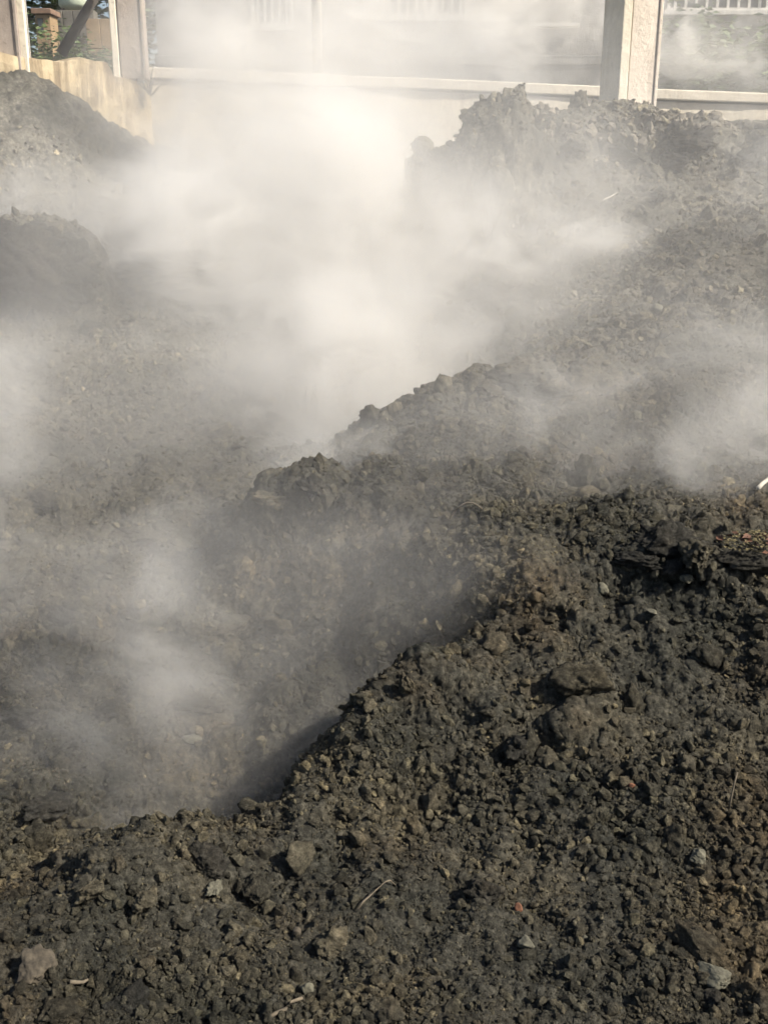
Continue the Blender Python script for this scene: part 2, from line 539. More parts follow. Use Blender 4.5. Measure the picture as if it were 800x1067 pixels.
def grid_normals(X, Y, Z):
    P = np.stack([X, Y, Z], -1)
    dr = np.gradient(P, axis=0)
    dt = np.gradient(P, axis=1)
    n = np.cross(dt, dr)
    n /= np.linalg.norm(n, axis=-1)[..., None] + 1e-12
    n[n[..., 2] < 0] *= -1
    return n


def smooth01(a, lo, hi):
    t = np.clip((a - lo) / (hi - lo), 0, 1)
    return t * t * (3 - 2 * t)


fade = 1 - smooth01(RR, 10.5, 12.5)
for scale, amp, mode in ((1.6, 0.10, 'f'), (4.3, 0.055, 'r'), (11, 0.022, 'f')):
    n = grid_normals(X, Y, Z)
    d = fbm(X * scale, Y * scale, Z * scale, 4, 0.5, ridged=(mode == 'r')) * amp
    near = smooth01(RR, 0.8, 3.2) * 0.75 + 0.25
    d = d * fade * near
    X = X + n[..., 0] * d; Y = Y + n[..., 1] * d; Z = Z + n[..., 2] * d
# caked lumps at two sizes, then grain
n = grid_normals(X, Y, Z)
w1, v1 = worley(X * 11, Y * 11, Z * 11)
w2, v2 = worley(X * 27 + 3, Y * 27, Z * 27)
patch = smooth01(fbm(X * 1.9, Y * 1.9, Z * 1.9 + 4, 3), -0.15, 0.25)
q1 = fbm(X * 9, Y * 9, Z * 9, 3)
d = np.minimum(np.clip(0.66 - w1 + 0.35 * q1, 0, 1), 0.30) * v1 * 0.036 * (0.15 + 0.85 * patch) + np.minimum(np.clip(0.62 - w2 + 0.3 * q1, 0, 1), 0.26) * v2 * 0.018 * (0.4 + 0.6 * patch)
d = d + fbm(X * 26, Y * 26, Z * 26, 4, 0.62, ridged=True) * 0.010
d = d * fade
X = X + n[..., 0] * d; Y = Y + n[..., 1] * d; Z = Z + n[..., 2] * d
nr, nt = X.shape
idx = np.arange(nr * nt).reshape(nr, nt)
F = np.stack([idx[:-1, :-1], idx[:-1, 1:], idx[1:, 1:], idx[1:, :-1]], -1).reshape(-1, 4)[:, ::-1]
ground = link('soil_ground', mesh_np('soil_ground', np.stack([X, Y, Z], -1).reshape(-1, 3), F, M['soil']))
tag(ground, 'dark crumbly heaped soil with a steaming pit and rough ridges', 'ground', kind='structure')
NRM = grid_normals(X, Y, Z)

# what the standing point can see: the slope of sight must rise along every radius
slope = (Z - CAM_H) / np.maximum(RR, 0.05)
cm = np.maximum.accumulate(slope, axis=0)
VIS = slope >= np.roll(cm, 3, axis=0) - 0.004
J0, J1 = int(np.searchsorted(th, -26.5)), int(np.searchsorted(th, 26.5))
I0, I1 = int(np.searchsorted(rr, 1.45)), int(np.searchsorted(rr, 9.3))


def ground_at(x, y):
    """point and normal of the finished heap near x, y"""
    r, t = math.hypot(x, y), math.degrees(math.atan2(x, y))
    i, j = int(np.searchsorted(rr, r)), int(np.searchsorted(th, t))
    i0, i1, j0, j1 = max(0, i - 30), min(nr, i + 31), max(0, j - 12), min(nt, j + 13)
    s = (X[i0:i1, j0:j1] - x) ** 2 + (Y[i0:i1, j0:j1] - y) ** 2
    k = np.unravel_index(int(np.argmin(s)), s.shape)
    a, b = i0 + k[0], j0 + k[1]
    return Vector((X[a, b], Y[a, b], Z[a, b])), Vector(NRM[a, b])


def seen(u, v):
    """the point of the heap that the sight line through u, v meets first"""
    a = at(u, v, 1.0) - Vector((0, 0, CAM_H))
    t = math.degrees(math.atan2(a.x, a.y))
    want = a.z / math.hypot(a.x, a.y)
    j = int(np.searchsorted(th, t))
    col = slope[:, j]
    hit = np.nonzero(col[I0 - 60:] >= want)[0]
    i = I0 - 60 + (int(hit[0]) if len(hit) else nr - 20)
    return Vector((X[i, j], Y[i, j], Z[i, j])), Vector(NRM[i, j])


# ------------------------------------------------------------------ clods, stones, crumbs
def ico(sub):
    bm = bmesh.new()
    bmesh.ops.create_icosphere(bm, subdivisions=sub, radius=1.0)
    V = np.array([v.co[:] for v in bm.verts])
    Fc = np.array([[v.index for v in f.verts] for f in bm.faces])
    bm.free()
    return V, Fc


def rock(sub, seed, planes=9, rough=0.12, freq=1.7, flat=0.75):
    g = np.random.default_rng(seed)
    V, Fc = ico(sub)
    for _ in range(planes):
        nn = g.normal(size=3); nn /= np.linalg.norm(nn)
        dd = g.uniform(0.45, 0.88)
        k = V @ nn
        V = V * np.where(k > dd, dd / np.maximum(k, 1e-6), 1.0)[:, None]
    o = g.uniform(0, 60, 3)
    if rough:
        q = V * freq + o
        s = 1 + rough * 1.6 * fbm(q[:, 0], q[:, 1], q[:, 2], 4, 0.6)
        V = V * np.asarray(s)[:, None]
        if sub >= 3:
            w, vv = worley(V[:, 0] * 3.2 + o[0], V[:, 1] * 3.2, V[:, 2] * 3.2)
            V = V * (1 + np.clip(0.6 - w, 0, 1) * vv * rough * 1.4)[:, None]
    V = V * np.array([1.0, g.uniform(0.65, 0.95), g.uniform(0.5, 0.85) * flat / 0.75])
    return V, Fc


# tiny ones: counted by nobody, one object
def shard(seed, k):
    g = np.random.default_rng(seed)
    q = g.normal(size=(k, 3))
    q /= np.linalg.norm(q, axis=1)[:, None]
    q *= g.uniform(0.72, 1.0, (k, 1)) * np.array([1.0, g.uniform(0.6, 0.95), g.uniform(0.4, 0.8)])
    bm = bmesh.new()
    for c in q: bm.verts.new(c)
    res = bmesh.ops.convex_hull(bm, input=bm.verts[:])
    bmesh.ops.delete(bm, geom=[v for v in bm.verts if not v.link_faces], context='VERTS')
    bmesh.ops.triangulate(bm, faces=bm.faces[:])
    bm.verts.index_update()
    V = np.array([v.co[:] for v in bm.verts])
    Fc = np.array([[v.index for v in f.verts] for f in bm.faces])
    bm.free()
    return V, Fc


PR1 = [shard(100 + i, 20 + i % 8) for i in range(20)]
PR0 = [shard(200 + i, 9 + i % 3) for i in range(14)]


def rot_mats(k):
    q = rng.normal(size=(k, 4))
    q /= np.linalg.norm(q, axis=1)[:, None]
    a, b, c, d = q.T
    return np.stack([1 - 2 * (c * c + d * d), 2 * (b * c - a * d), 2 * (b * d + a * c),
                     2 * (b * c + a * d), 1 - 2 * (b * b + d * d), 2 * (c * d - a * b),
                     2 * (b * d - a * c), 2 * (c * d + a * b), 1 - 2 * (b * b + c * c)], -1).reshape(k, 3, 3)


def scatter(k, lo, power, hi):
    """k seats on the heap in view: position, normal, size (a power law, larger with distance so that far ones still read)"""
    i = rng.integers(I0, I1, k * 2)
    j = rng.integers(J0, J1, k * 2)
    cl = fbm(X[i, j] * 1.7, Y[i, j] * 1.7, Z[i, j] * 1.7 + 11, 3)
    left = smooth01(-X[i, j] / RR[i, j] * 3.0, 0.1, 0.5) * smooth01(RR[i, j], 2.4, 3.0)
    keep = (rng.random(k * 2) < np.clip(0.55 + 2.0 * cl, 0.16, 1) * (1 - 0.25 * left)) & VIS[i, j]
    i, j = i[keep][:k], j[keep][:k]
    n = len(i)
    s = np.minimum(lo * (1 - rng.random(n)) ** (-1.0 / power), hi) * (RR[i, j] / 2.4) ** 0.55
    P = np.stack([X[i, j], Y[i, j], Z[i, j]], -1)
    return P, NRM[i, j], s


def merged(protos, P, Nn, S, sink):
    Vs, Fs, off = [], [], 0
    which = rng.integers(0, len(protos), len(P))
    for w, (V, Fc) in enumerate(protos):
        m = which == w
        k = int(m.sum())
        if not k: continue
        Rm = rot_mats(k)
        sc = S[m][:, None, None]
        vv = np.einsum('kij,vj->kvi', Rm, V) * sc + (P[m] + Nn[m] * (S[m] * sink)[:, None])[:, None, :]
        Vs.append(vv.reshape(-1, 3))
        Fs.append((Fc[None] + (np.arange(k) * len(V))[:, None, None]).reshape(-1, 3) + off)
        off += k * len(V)
    return np.concatenate(Vs), np.concatenate(Fs)


# sizes are radii in metres
P, Nn, S = scatter(230000, 0.0031, 2.35, 0.026)
P2, N2, S2 = scatter(1300, 0.012, 2.4, 0.055)
P, Nn, S = np.concatenate([P, P2]), np.concatenate([Nn, N2]), np.concatenate([S, S2])
order = np.argsort(-(S / np.linalg.norm(P - np.array([0, 0, CAM_H]), axis=1)))
big, rest = order[:300], order[300:]
small = S[rest] < 0.0062
Va, Fa = merged(PR1, P[rest][~small], Nn[rest][~small], S[rest][~small], 0.25)
Vb, Fb = merged(PR0, P[rest][small], Nn[rest][small], S[rest][small], 0.25)
crumbs = link('soil_crumbs', mesh_np('soil_crumbs', np.concatenate([Va, Vb]), np.concatenate([Fa, Fb + len(Va)]), M['crumb'], smooth=False))
tag(crumbs, 'loose dark soil crumbs and grit strewn over the heap', 'crumbs', kind='stuff')

CLOD_ME = []
for i in range(16):
    V, Fc = rock(4, 300 + i, 16, 0.20, 2.4)
    CLOD_ME.append(mesh_np('soil_clod', V, Fc, M['clod']))
for k in big:
    o = link('soil_clod', CLOD_ME[int(rng.integers(0, 16))])
    s = float(S[k])
    o.location = P[k] + Nn[k] * s * 0.2
    o.scale = (s, s, s)
    o.rotation_euler = rng.uniform(0, 6.28, 3)
    tag(o, 'small dark clod of soil lying loose among crumbs on the heap', 'clod', 'loose soil clods on the heap')


def lump(name, u, v, size, mat, label, cat, seed, sink=0.25, sub=5, rough=0.24, planes=8, squash=(1, 1, 1), tilt=None, Y=None, group=None, freq=1.9):
    p, nn = seen(u, v) if Y is None else (at(u, v, Y), Vector((0, 0, 1)))
    V, Fc = rock(sub, seed, planes, rough, freq)
    o = link(name, mesh_np(name, V, Fc, mat))
    o.location = p + nn * size * sink
    o.scale = (size * squash[0], size * squash[1], size * squash[2])
    o.rotation_euler = tilt or (0.3, 0.2, seed * 1.7 % 6.28)
    tag(o, label, cat, group)
    return o


# lumps one can point at
lump('soil_clod', 500, 935, 0.052, M['damp'], 'large round dark damp clod beside a small orange brick chip', 'clod', 11, 0.35)
lump('stone', 545, 985, 0.026, M['stone'], 'squarish pale yellow-grey stone just below the small orange chip', 'stone', 12, 0.3, 4, 0.1)
lump('stone', 609, 978, 0.013, M['stone'], 'tiny pale chip of stone right of the squarish pale stone', 'stone', 13, 0.3, 3, 0.1)
lump('brick_chip', 538, 949, 0.014, M['brick'], 'small orange brick chip right of the large round dark clod', 'brick chip', 14, 0.5, 3, 0.1)
lump('brick_chip', 661, 820, 0.013, M['brick'], 'small orange chip in the crumbs left of the upright dry stalk', 'brick chip', 15, 0.5, 3, 0.1)
lump('stone', 746, 1020, 0.042, M['stone'], 'broad flat pale stone at the lower right above a dark hollow clod', 'stone', 16, 0.25, 5, 0.12, squash=(1.1, 0.8, 0.7))
lump('soil_clod', 738, 1042, 0.026, M['damp'], 'dark rounded damp clod just under the broad flat pale stone', 'clod', 17, 0.3)
lump('soil_clod', 725, 995, 0.055, M['clod'], 'wide grey clod overhanging a black gap above the flat pale stone', 'clod', 18, 0.3, squash=(1.3, 0.8, 0.7))
lump('stone', 726, 895, 0.028, M['stone'], 'knobbly pale green-grey stone in crumbs below the upright dry stalk', 'stone', 19, 0.3, 4, 0.25)
lump('soil_clod', 603, 715, 0.085, M['clod'], 'big craggy brown-grey clod overhanging a black hollow mid slope', 'clod', 20, 0.05, squash=(1.1, 0.8, 0.85))
lump('soil_clod', 424, 715, 0.055, M['clod'], 'upright slab of soil standing on the edge of the near crest', 'clod', 21, 0.3, squash=(0.5, 0.6, 1.3))
lump('soil_clod', 212, 898, 0.052, M['damp'], 'smooth round dark clod on the crest by the steaming pit', 'clod', 22, 0.2)
lump('soil_clod', 216, 926, 0.034, M['stone'], 'clod coloured pale for its lit top over a black gap under the round crest clod', 'clod', 23, 0.35, squash=(1.2, 0.8, 0.6))  # pale stone colour stands in for sunlight on the top
lump('soil_clod', 284, 857, 0.022, M['damp'], 'small black clod sitting up on the crest right of the pit', 'clod', 24, 0.6)
lump('soil_clod', 265, 935, 0.046, M['clod'], 'dull brown angular clod with a black shadow left of a white-pink pebble', 'clod', 25, 0.3)
lump('pebble', 312, 975, 0.013, M['tanstone'], 'pinkish white pebble in the crumbs of the near slope', 'pebble', 26, 0.5, 3, 0.1)
lump('soil_clod', 150, 935, 0.048, M['clod'], 'rounded grey clod in a row on the near left crest', 'clod', 27, 0.25)
lump('soil_clod', 105, 925, 0.040, M['clod'], 'dark notched clod left of the rounded grey crest clod', 'clod', 28, 0.25)
lump('stone', 37, 1010, 0.048, M['tanstone'], 'tan topped stone at the lower left with a black side', 'stone', 29, 0.25, 5, 0.16)
lump('soil_clod', 65, 1058, 0.042, M['clod'], 'greenish clod at the bottom edge right of the tan topped stone', 'clod', 30, 0.3)
lump('soil_clod', 130, 1050, 0.055, M['damp'], 'low black clod at the bottom edge beside a deep gap', 'clod', 31, 0.1)
lump('stone', 322, 1035, 0.024, M['stone'], 'upright yellowish stone beside a twig at the bottom edge', 'stone', 32, 0.4, 4, 0.1, squash=(0.7, 0.7, 1.2))
lump('soil_clod', 352, 985, 0.042, M['clod'], 'mossy grey round clod left of the bottom twig stone', 'clod', 33, 0.3)
lump('pebble', 621, 614, 0.030, M['stone'], 'pale rounded pebble in front of the dark hollow mound', 'pebble', 34, 0.4, 4, 0.08)
lump('pebble', 557, 623, 0.028, M['clod'], 'dull egg shaped pebble left of the pale rounded pebble', 'pebble', 35, 0.5, 4, 0.06)
lump('soil_clod', 536, 775, 0.045, M['damp'], 'dark block shaped clod in a hollow of the middle slope', 'clod', 36, 0.3)
lump('pebble', 712, 602, 0.024, M['stone'], 'pale broken pebble in front of the mound with the dark hollow', 'pebble', 37, 0.4, 4, 0.2)
lump('pebble', 675, 638, 0.024, M['stone'], 'flat pale pebble below the mound with the dark hollow', 'pebble', 38, 0.3, 4, 0.1, squash=(1.3, 1, 0.5))
lump('soil_clod', 390, 840, 0.024, M['clod'], 'grey clod near the fine curved twig on the near slope', 'clod', 39, 0.4)
lump('pebble', 660, 436, 0.032, M['stone'], 'white pebble on the hazy slope behind the second ridge', 'pebble', 40, 0.4, 3, 0.1)
lump('pebble', 683, 325, 0.045, M['stone'], 'pale broad pebble high on the hazy right slope', 'pebble', 41, 0.4, 3, 0.1)
lump('pebble', 628, 290, 0.035, M['stone'], 'small pale pebble by the edge of the thick steam', 'pebble', 42, 0.4, 3, 0.1)
lump('soil_clod', 685, 210, 0.075, M['damp'], 'dark rounded clod on the slope under the concrete post', 'clod', 43, 0.6)
lump('pebble', 200, 770, 0.035, M['stone'], 'pale chip on the floor of the steaming pit', 'pebble', 44, 0.3, 3, 0.15, squash=(1.3, 1, 0.5))
lump('soil_clod', 40, 838, 0.085, M['damp'], 'low black lump on the left floor of the steaming pit', 'clod', 45, 0.1, squash=(1.2, 1, 0.6))
lump('soil_clod', 20, 750, 0.075, M['damp'], 'dark broken lump at the left edge of the pit floor', 'clod', 46, 0.1, squash=(1.1, 1, 0.7))

lump('soil_mound', 36, 288, 0.36, M['damp'], 'big dark rounded mound at the left edge in front of the left heap', 'mound', 120, 0.03, 6, 0.21, 1, freq=3.4, squash=(1.05, 0.7, 0.95), tilt=(0.0, 0.0, 0.3))
lump('soil_mound', 185, 285, 0.30, M['damp'], 'dark mound half lost in steam right of the big left mound', 'mound', 121, 0.0, 6, 0.21, 1, freq=3.4, squash=(1.3, 0.7, 0.8), tilt=(0.0, 0.0, 0.1))
for i_, (u, v, sz, lb) in enumerate((
        (20, 428, 0.13, 'dark broken clod at the left edge of the hazy left slope'), (95, 345, 0.12, 'long dark clod in haze on the upper left slope'),
        (215, 345, 0.13, 'faint clod in steam at the top of the left slope'), (125, 190, 0.11, 'faint clod in steam at the foot of the left heap'),
        (40, 520, 0.10, 'rough clod on the middle of the left slope'), (150, 560, 0.10, 'grey clod in haze above the pit floor'), (110, 745, 0.07, 'brown clod on the pit floor near its left side'),
        (215, 735, 0.08, 'black clod on the pit floor below the dark ridge'), (250, 650, 0.08, 'grey clod at the foot of the dark ridge'), (70, 640, 0.08, 'flat clod on the hazy pit slope'))):
    lump('soil_clod', u, v, sz, M['damp'] if i_ % 3 != 2 else M['clod'], lb, 'clod', 50 + i_, 0.05, 5, 0.26, squash=(1.4, 0.9, 0.6), tilt=(0.1, 0.1, i_ * 1.3))
for i_, (u, v, sz, lb) in enumerate((
        (540, 402, 0.10, 'broad dark clod on the crest of the second ridge against the steam'), (505, 408, 0.075, 'dark clod at the left of the broad clod on the second ridge crest'),
        (572, 415, 0.08, 'dark clod just below the second ridge crest on its right'), (392, 460, 0.07, 'small hazy clod low on the second ridge by the thick steam'), (325, 508, 0.075, 'dark clod topping the ridge above the steaming pit'),
        (288, 522, 0.065, 'dark clod at the left end of the ridge above the steaming pit'), (372, 522, 0.06, 'dark clod at the right of the ridge top above the steaming pit'), (615, 515, 0.07, 'low dark clod on the third crest behind the pale rounded pebble'))):
    lump('soil_clod', u, v, sz, M['damp'] if i_ % 2 == 0 else M['clod'], lb, 'clod', 90 + i_, 0.0, 5, 0.3, squash=(1.35, 0.9, 0.8), tilt=(0.15, 0.1, i_ * 1.3))
for i_, (u, v, sz, lb) in enumerate((
        (690, 570, 0.105, 'dark crag of soil forming the top of the mound with the hollow'), (728, 580, 0.085, 'dark crag at the right shoulder of the mound with the hollow'),
        (660, 585, 0.07, 'craggy dark clod at the left shoulder of the mound with the hollow'), (700, 592, 0.05, 'clod under the crag beside the pale broken pebble'))):
    lump('soil_clod', u, v, sz, M['damp'] if i_ != 1 else M['clod'], lb, 'clod', 80 + i_, 0.12, 5, 0.3, squash=(1.3, 0.9, 0.8), tilt=(0.15, 0.1, i_ * 1.3))
for i_, (u, v, sz, lb) in enumerate((
        (732, 150, 0.17, 'big dark clod on the far bank right of the concrete post'), (588, 158, 0.15, 'dark clod under the left end of the rubble bank'),
        (645, 166, 0.15, 'dark clod under the middle of the rubble bank'), (795, 160, 0.17, 'dark clod at the right edge of the far bank'), (705, 172, 0.12, 'dark clod under the right end of the rubble bank'))):
    lump('soil_clod', u, v, sz, M['damp'], lb, 'clod', 70 + i_, 0.1, 5, 0.28, squash=(1.3, 0.9, 0.8), tilt=(0.1, 0.1, i_ * 1.3))  # those below the rubble carry its shaded face in their dark colour

# dry rubble on the crest below the concrete post
RUB = [mesh_np('rubble_stone', *shard(400 + i, 16 + i), M['rubble'], smooth=False) for i in range(8)]
for k in range(240):
    u = random.uniform(545, 765)
    top = 114 + 10 * abs(math.sin(u * 0.05)) + max(0, u - 690) * 0.25
    v = random.uniform(top, 152)
    Yr = 8.74 - (v - 110) / 42 * 0.42
    p = at(u, v, Yr)
    g, gn = ground_at(p.x, p.y)
    o = link('rubble_stone', RUB[k % 8])
    s = random.choice((0.018, 0.022, 0.026, 0.03, 0.036, 0.045, 0.055))
    o.location = (p.x, p.y, g.z + s * 0.25)
    o.scale = (s, s, s)
    o.rotation_euler = [random.uniform(0, 6.28) for _ in range(3)]
    tag(o, 'dry pale rubble stone in the bank at the foot of the concrete post', 'rubble stone', 'rubble stones under the concrete post')


# ------------------------------------------------------------------ sticks and plants on the heap
def stick(name, pts, r0, r1, mat, label, cat):
    bm = bmesh.new()
    n = len(pts)
    tube(bm, pts, [r0 + (r1 - r0) * i / (n - 1) for i in range(n)], 7)
    o = obj(name, bm, mat, smooth=True)
    return tag(o, label, cat)


def lying(u0, v0, u1, v1, n=6, lift=0.008, bow=0.0, wob=0.004):
    a, an = seen(u0, v0)
    b, bn = seen(u1, v1)
    out = []
    for i in range(n):
        t = i / (n - 1)
        q = a.lerp(b, t)
        g, gn = ground_at(q.x, q.y)
        z = max(q.z, g.z) + lift + bow * math.sin(math.pi * t)
        out.append((q.x + random.uniform(-wob, wob), q.y + random.uniform(-wob, wob), z))
    return out


p, nn = seen(758, 842)
stick('dry_stalk', [p, p + Vector((0.004, 0.005, 0.03)), p + Vector((0.010, 0.012, 0.062)), p + Vector((0.018, 0.02, 0.095))], 0.0032, 0.0022, M['twig'], 'short dry stalk standing up from the crumbs on the right slope', 'stalk')
stick('twig', lying(278, 1066, 312, 1046, 5, 0.012), 0.0045, 0.0035, M['twig'], 'short thick twig lying at the bottom edge of the heap', 'twig')
stick('twig', lying(62, 1032, 92, 1020, 5, 0.012), 0.005, 0.003, M['twig'], 'short thin twig beside the tan topped stone', 'twig')
stick('twig', lying(372, 952, 412, 926, 7, 0.01, 0.02), 0.003, 0.0015, M['twig'], 'fine curved twig on the near slope', 'twig')
stick('twig', lying(462, 548, 506, 532, 8, 0.008, 0.05), 0.004, 0.003, M['twig'], 'thin arched twig on the flank of the second ridge', 'twig')
stick('stick', lying(788, 516, 806, 496, 5, 0.02), 0.009, 0.006, M['palestick'], 'bleached white stick at the right edge of the heap', 'stick')
stick('stick', lying(627, 214, 641, 204, 5, 0.012), 0.007, 0.004, M['palestick'], 'pale stick lying on the far slope below the rubble', 'stick')

# ledge with moss and fallen leaves on the right
p, nn = seen(780, 590)
V, Fc = rock(5, 71, 9, 0.16, 2.2)
ledge = link('soil_ledge', mesh_np('soil_ledge', V * np.array([0.17, 0.10, 0.062]), Fc, M['damp']))
ledge.location = p + Vector((0.02, 0.02, 0.03))
ledge.rotation_euler = (0.08, 0.0, 0.15)
tag(ledge, 'dark overhanging ledge capped with yellow moss and rust leaves', 'soil ledge')
for nm, mt, cnt, sd in (('moss', M['moss'], 230, 3), ('leaf_litter', M['rustleaf'], 26, 4)):
    random.seed(sd)
    bm = bmesh.new()
    for _ in range(cnt):
        a, q = random.uniform(0, 6.28), math.sqrt(random.random())
        x, y = 0.14 * q * math.cos(a), 0.075 * q * math.sin(a)
        z = 0.052 * math.sqrt(max(0, 1 - (x / 0.19) ** 2 - (y / 0.12) ** 2)) + random.uniform(-0.002, 0.012)
        s = random.uniform(0.004, 0.011) * (2 if nm == 'leaf_litter' else 1)
        Mx = Matrix.Translation((x, y, z)) @ Matrix.Rotation(random.uniform(0, 6.28), 4, 'Z') @ Matrix.Rotation(random.uniform(-0.9, 0.9), 4, 'X')
        vs = [bm.verts.new(Mx @ Vector(c)) for c in ((-s, 0, 0), (0, -s * 0.6, s * 0.3), (s, 0, 0), (0, s * 0.6, s * 0.3))]
        bm.faces.new(vs)
    obj(nm, bm, mt, ledge)
random.seed(21)

# ------------------------------------------------------------------ walls
def rough_prism(name, pts, thick, z0, tops, mat, parent=None, n=60, m=26, amp=0.012, seed=0, chip=0.03):
    """a wall along the plan line pts[0] -> pts[1], its top following tops, with a worn face and a chipped crown"""
    a, b = Vector(pts[0]), Vector(pts[1])
    d = (b - a).normalized()
    nrm = Vector((d.y, -d.x))
    s = np.linspace(0, 1, n)
    top = np.interp(s, [t[0] for t in tops], [t[1] for t in tops])
    L_ = (b - a).length
    top = top + chip * fbm(s * L_ * 3.1 + seed, 0 * s + 0.5, 0 * s + seed, 4)
    prof = []
    for k in range(m): prof.append((0.0, k / (m - 1)))
    prof += [(0.25, 1.0), (0.6, 1.0), (1.0, 1.0), (1.0, 0.5), (1.0, 0.0)]
    Vt = np.zeros((n, len(prof), 3))
    for i in range(n):
        base = a + d * (L_ * s[i])
        for k, (w, h) in enumerate(prof):
            q = base - nrm * (thick * w)
            Vt[i, k] = (q.x, q.y, z0 + (top[i] - z0) * h)
    off = amp * fbm(Vt[..., 0] * 2.2 + seed, Vt[..., 1] * 2.2, Vt[..., 2] * 2.2, 5)
    rnd = np.array([0.5 if h > 0.985 and w in (0.0, 1.0) else 0 for w, h in prof])
    Vt[..., 0] += nrm.x * off; Vt[..., 1] += nrm.y * off
    Vt[..., 2] -= rnd[None] * 0.02
    k = len(prof)
    ii = np.arange(n * k).reshape(n, k)
    Fq = np.stack([ii[:-1, :-1], ii[1:, :-1], ii[1:, 1:], ii[:-1, 1:]], -1).reshape(-1, 4)
    me = bpy.data.meshes.new(name)
    faces = Fq.tolist() + [ii[0].tolist(), ii[-1].tolist()[::-1]]
    me.from_pydata(Vt.reshape(-1, 3).tolist(), [], faces)
    me.materials.append(mat)
    return link(name, me, parent)


def xy(u, v, Y):
    p = at(u, v, Y)
    return (p.x, p.y)


# old cream side wall on the left, facing the sun
a0, a1 = xy(-40, 55, 8.9), xy(157, 80, 10.5)
zt = at(25, 55, 9.15).z
side = rough_prism('concrete_wall', (a0, a1), 0.22, 0.8, [(0, zt + 0.03), (0.3, zt), (0.52, zt - 0.0), (0.6, zt + 0.03), (0.74, zt + 0.02), (0.78, zt - 0.10), (1, zt - 0.13)], M['wall'], n=150, m=40, amp=0.05, seed=2, chip=0.035)
tag(side, 'weathered cream side wall with brown streaks and a crumbling top', 'wall')
# long back wall
b0, b1 = xy(150, 68, 10.75), xy(900, 105, 12.1)
zl, zr = at(190, 70, 10.8).z, at(800, 101, 12.0).z
back = empty('retaining_wall', (0, 0, 0))
tag(back, 'long pale concrete back wall with a coping behind the steam', 'wall')
rough_prism('wall_face', (b0, b1), 0.25, 0.4, [(0, zl - 0.112), (1, zr - 0.112)], M['wall2'], back, n=160, m=30, amp=0.03, seed=5, chip=0.004)
dv = (Vector(b1) - Vector(b0)).normalized()
nv = Vector((dv.y, -dv.x))
c0, c1 = Vector(b0) + nv * 0.045, Vector(b1) + nv * 0.045
bm = bmesh.new()
c2, c3 = c1 - nv * 0.42, c0 - nv * 0.42
NSEG = 14
rings = []
for k in range(NSEG + 1):
    t = k / NSEG
    a_, b_ = c0.lerp(c1, t), c3.lerp(c2, t)
    zz = zl * (1 - t) + zr * t + random.uniform(-0.004, 0.004)
    rings.append([bm.verts.new(c) for c in ((a_.x, a_.y, zz - 0.10), (b_.x, b_.y, zz - 0.10), (b_.x, b_.y, zz), (a_.x, a_.y, zz))])
for k in range(NSEG):
    for m_ in range(4):
        bm.faces.new((rings[k][m_], rings[k][(m_ + 1) % 4], rings[k + 1][(m_ + 1) % 4], rings[k + 1][m_]))
bm.faces.new(rings[0][::-1]); bm.faces.new(rings[-1])
bmesh.ops.recalc_face_normals(bm, faces=bm.faces[:])
obj('coping', bm, M['coping'], back, 0.012)

# yard behind the walls, out to the horizon
YZ = zl - 0.25
bm = bmesh.new()
e0 = Vector(b0) - nv * 0.2 + dv * -0.2
e1 = Vector(b1) - nv * 0.2
s0 = Vector(a0) + Vector((-0.24, 0.0))
loop = [s0, Vector(a1) + Vector((-0.22, 0.0)), e0, e1, e1 + dv * 300, Vector((400, 500)), Vector((-400, 500)), Vector((-300, s0.y))]
f = bm.faces.new([bm.verts.new((q.x, q.y, YZ)) for q in loop])
if f.normal.z < 0: f.normal_flip()
bmesh.ops.triangulate(bm, faces=bm.faces[:])
yard = tag(obj('yard_ground', bm, M['yard']), 'bare earth yard on the level of the wall top', 'ground', kind='structure')


# ------------------------------------------------------------------ posts
def post(name, u0, u1, v_base, Y, height, mat, strip_w, strip_mat, label, yaw, depth=0.3, z_base=None):
    p0, p1 = at(u0, v_base, Y), at(u1, v_base, Y)
    w = (p1 - p0).length
    z0 = p0.z if z_base is None else z_base
    e = empty(name, ((p0.x + p1.x) / 2, Y, z0), yaw)
    tag(e, label, 'post', 'posts along the walls')
    # an H column: a web between two flanges
    sw = strip_w * w
    bm = bmesh.new(); bx(bm, -w / 2 + sw, w / 2 - 0.03, 0.014, depth - 0.02, 0, height); obj('web', bm, mat, e, 0.006)
    bm = bmesh.new(); bx(bm, -w / 2, -w / 2 + sw - 0.012, 0, depth, 0, height); obj('flange', bm, strip_mat, e, 0.008)
    bm = bmesh.new(); bx(bm, w / 2 - 0.028, w / 2, 0.0, depth, 0, height); obj('flange', bm, mat, e, 0.006)
    bm = bmesh.new(); bx(bm, -w / 2 - 0.02, w / 2 + 0.02, -0.02, depth + 0.02, height + 0.002, height + 0.05); obj('cap', bm, strip_mat, e, 0.008)
    return e


post('concrete_post', 641, 686, 108, 9.25, 3.4, M['post'], 0.26, M['strip'], 'thick pale concrete post rising from the rubble bank on the right', 0.28, 0.34, z_base=1.4)
post('concrete_post', 119, 153, 78, 10.35, 2.6, M['greypost'], 0.24, M['strip'], 'grey post with a cream edge strip at the wall corner', 0.12, 0.3, z_base=at(130, 82, 10.35).z)
post('concrete_post', -6, 22, 70, 9.3, 2.6, M['greypost'], 0.22, M['strip'], 'grey post with a pale left edge standing behind the left heap', 0.1, 0.28, z_base=1.8)
bm = bmesh.new()
q = at(26.5, 60, 9.4)
bx(bm, -0.045, 0.03, -0.03, 0.03, 0, 2.2)
o = obj('board', bm, M['strip'], bevel=0.004); o.location = (q.x, q.y, q.z - 0.3)
tag(o, 'narrow pale board upright between the left post and a thin pipe', 'board')
bm = bmesh.new()
q = at(31.5, 60, 9.5)
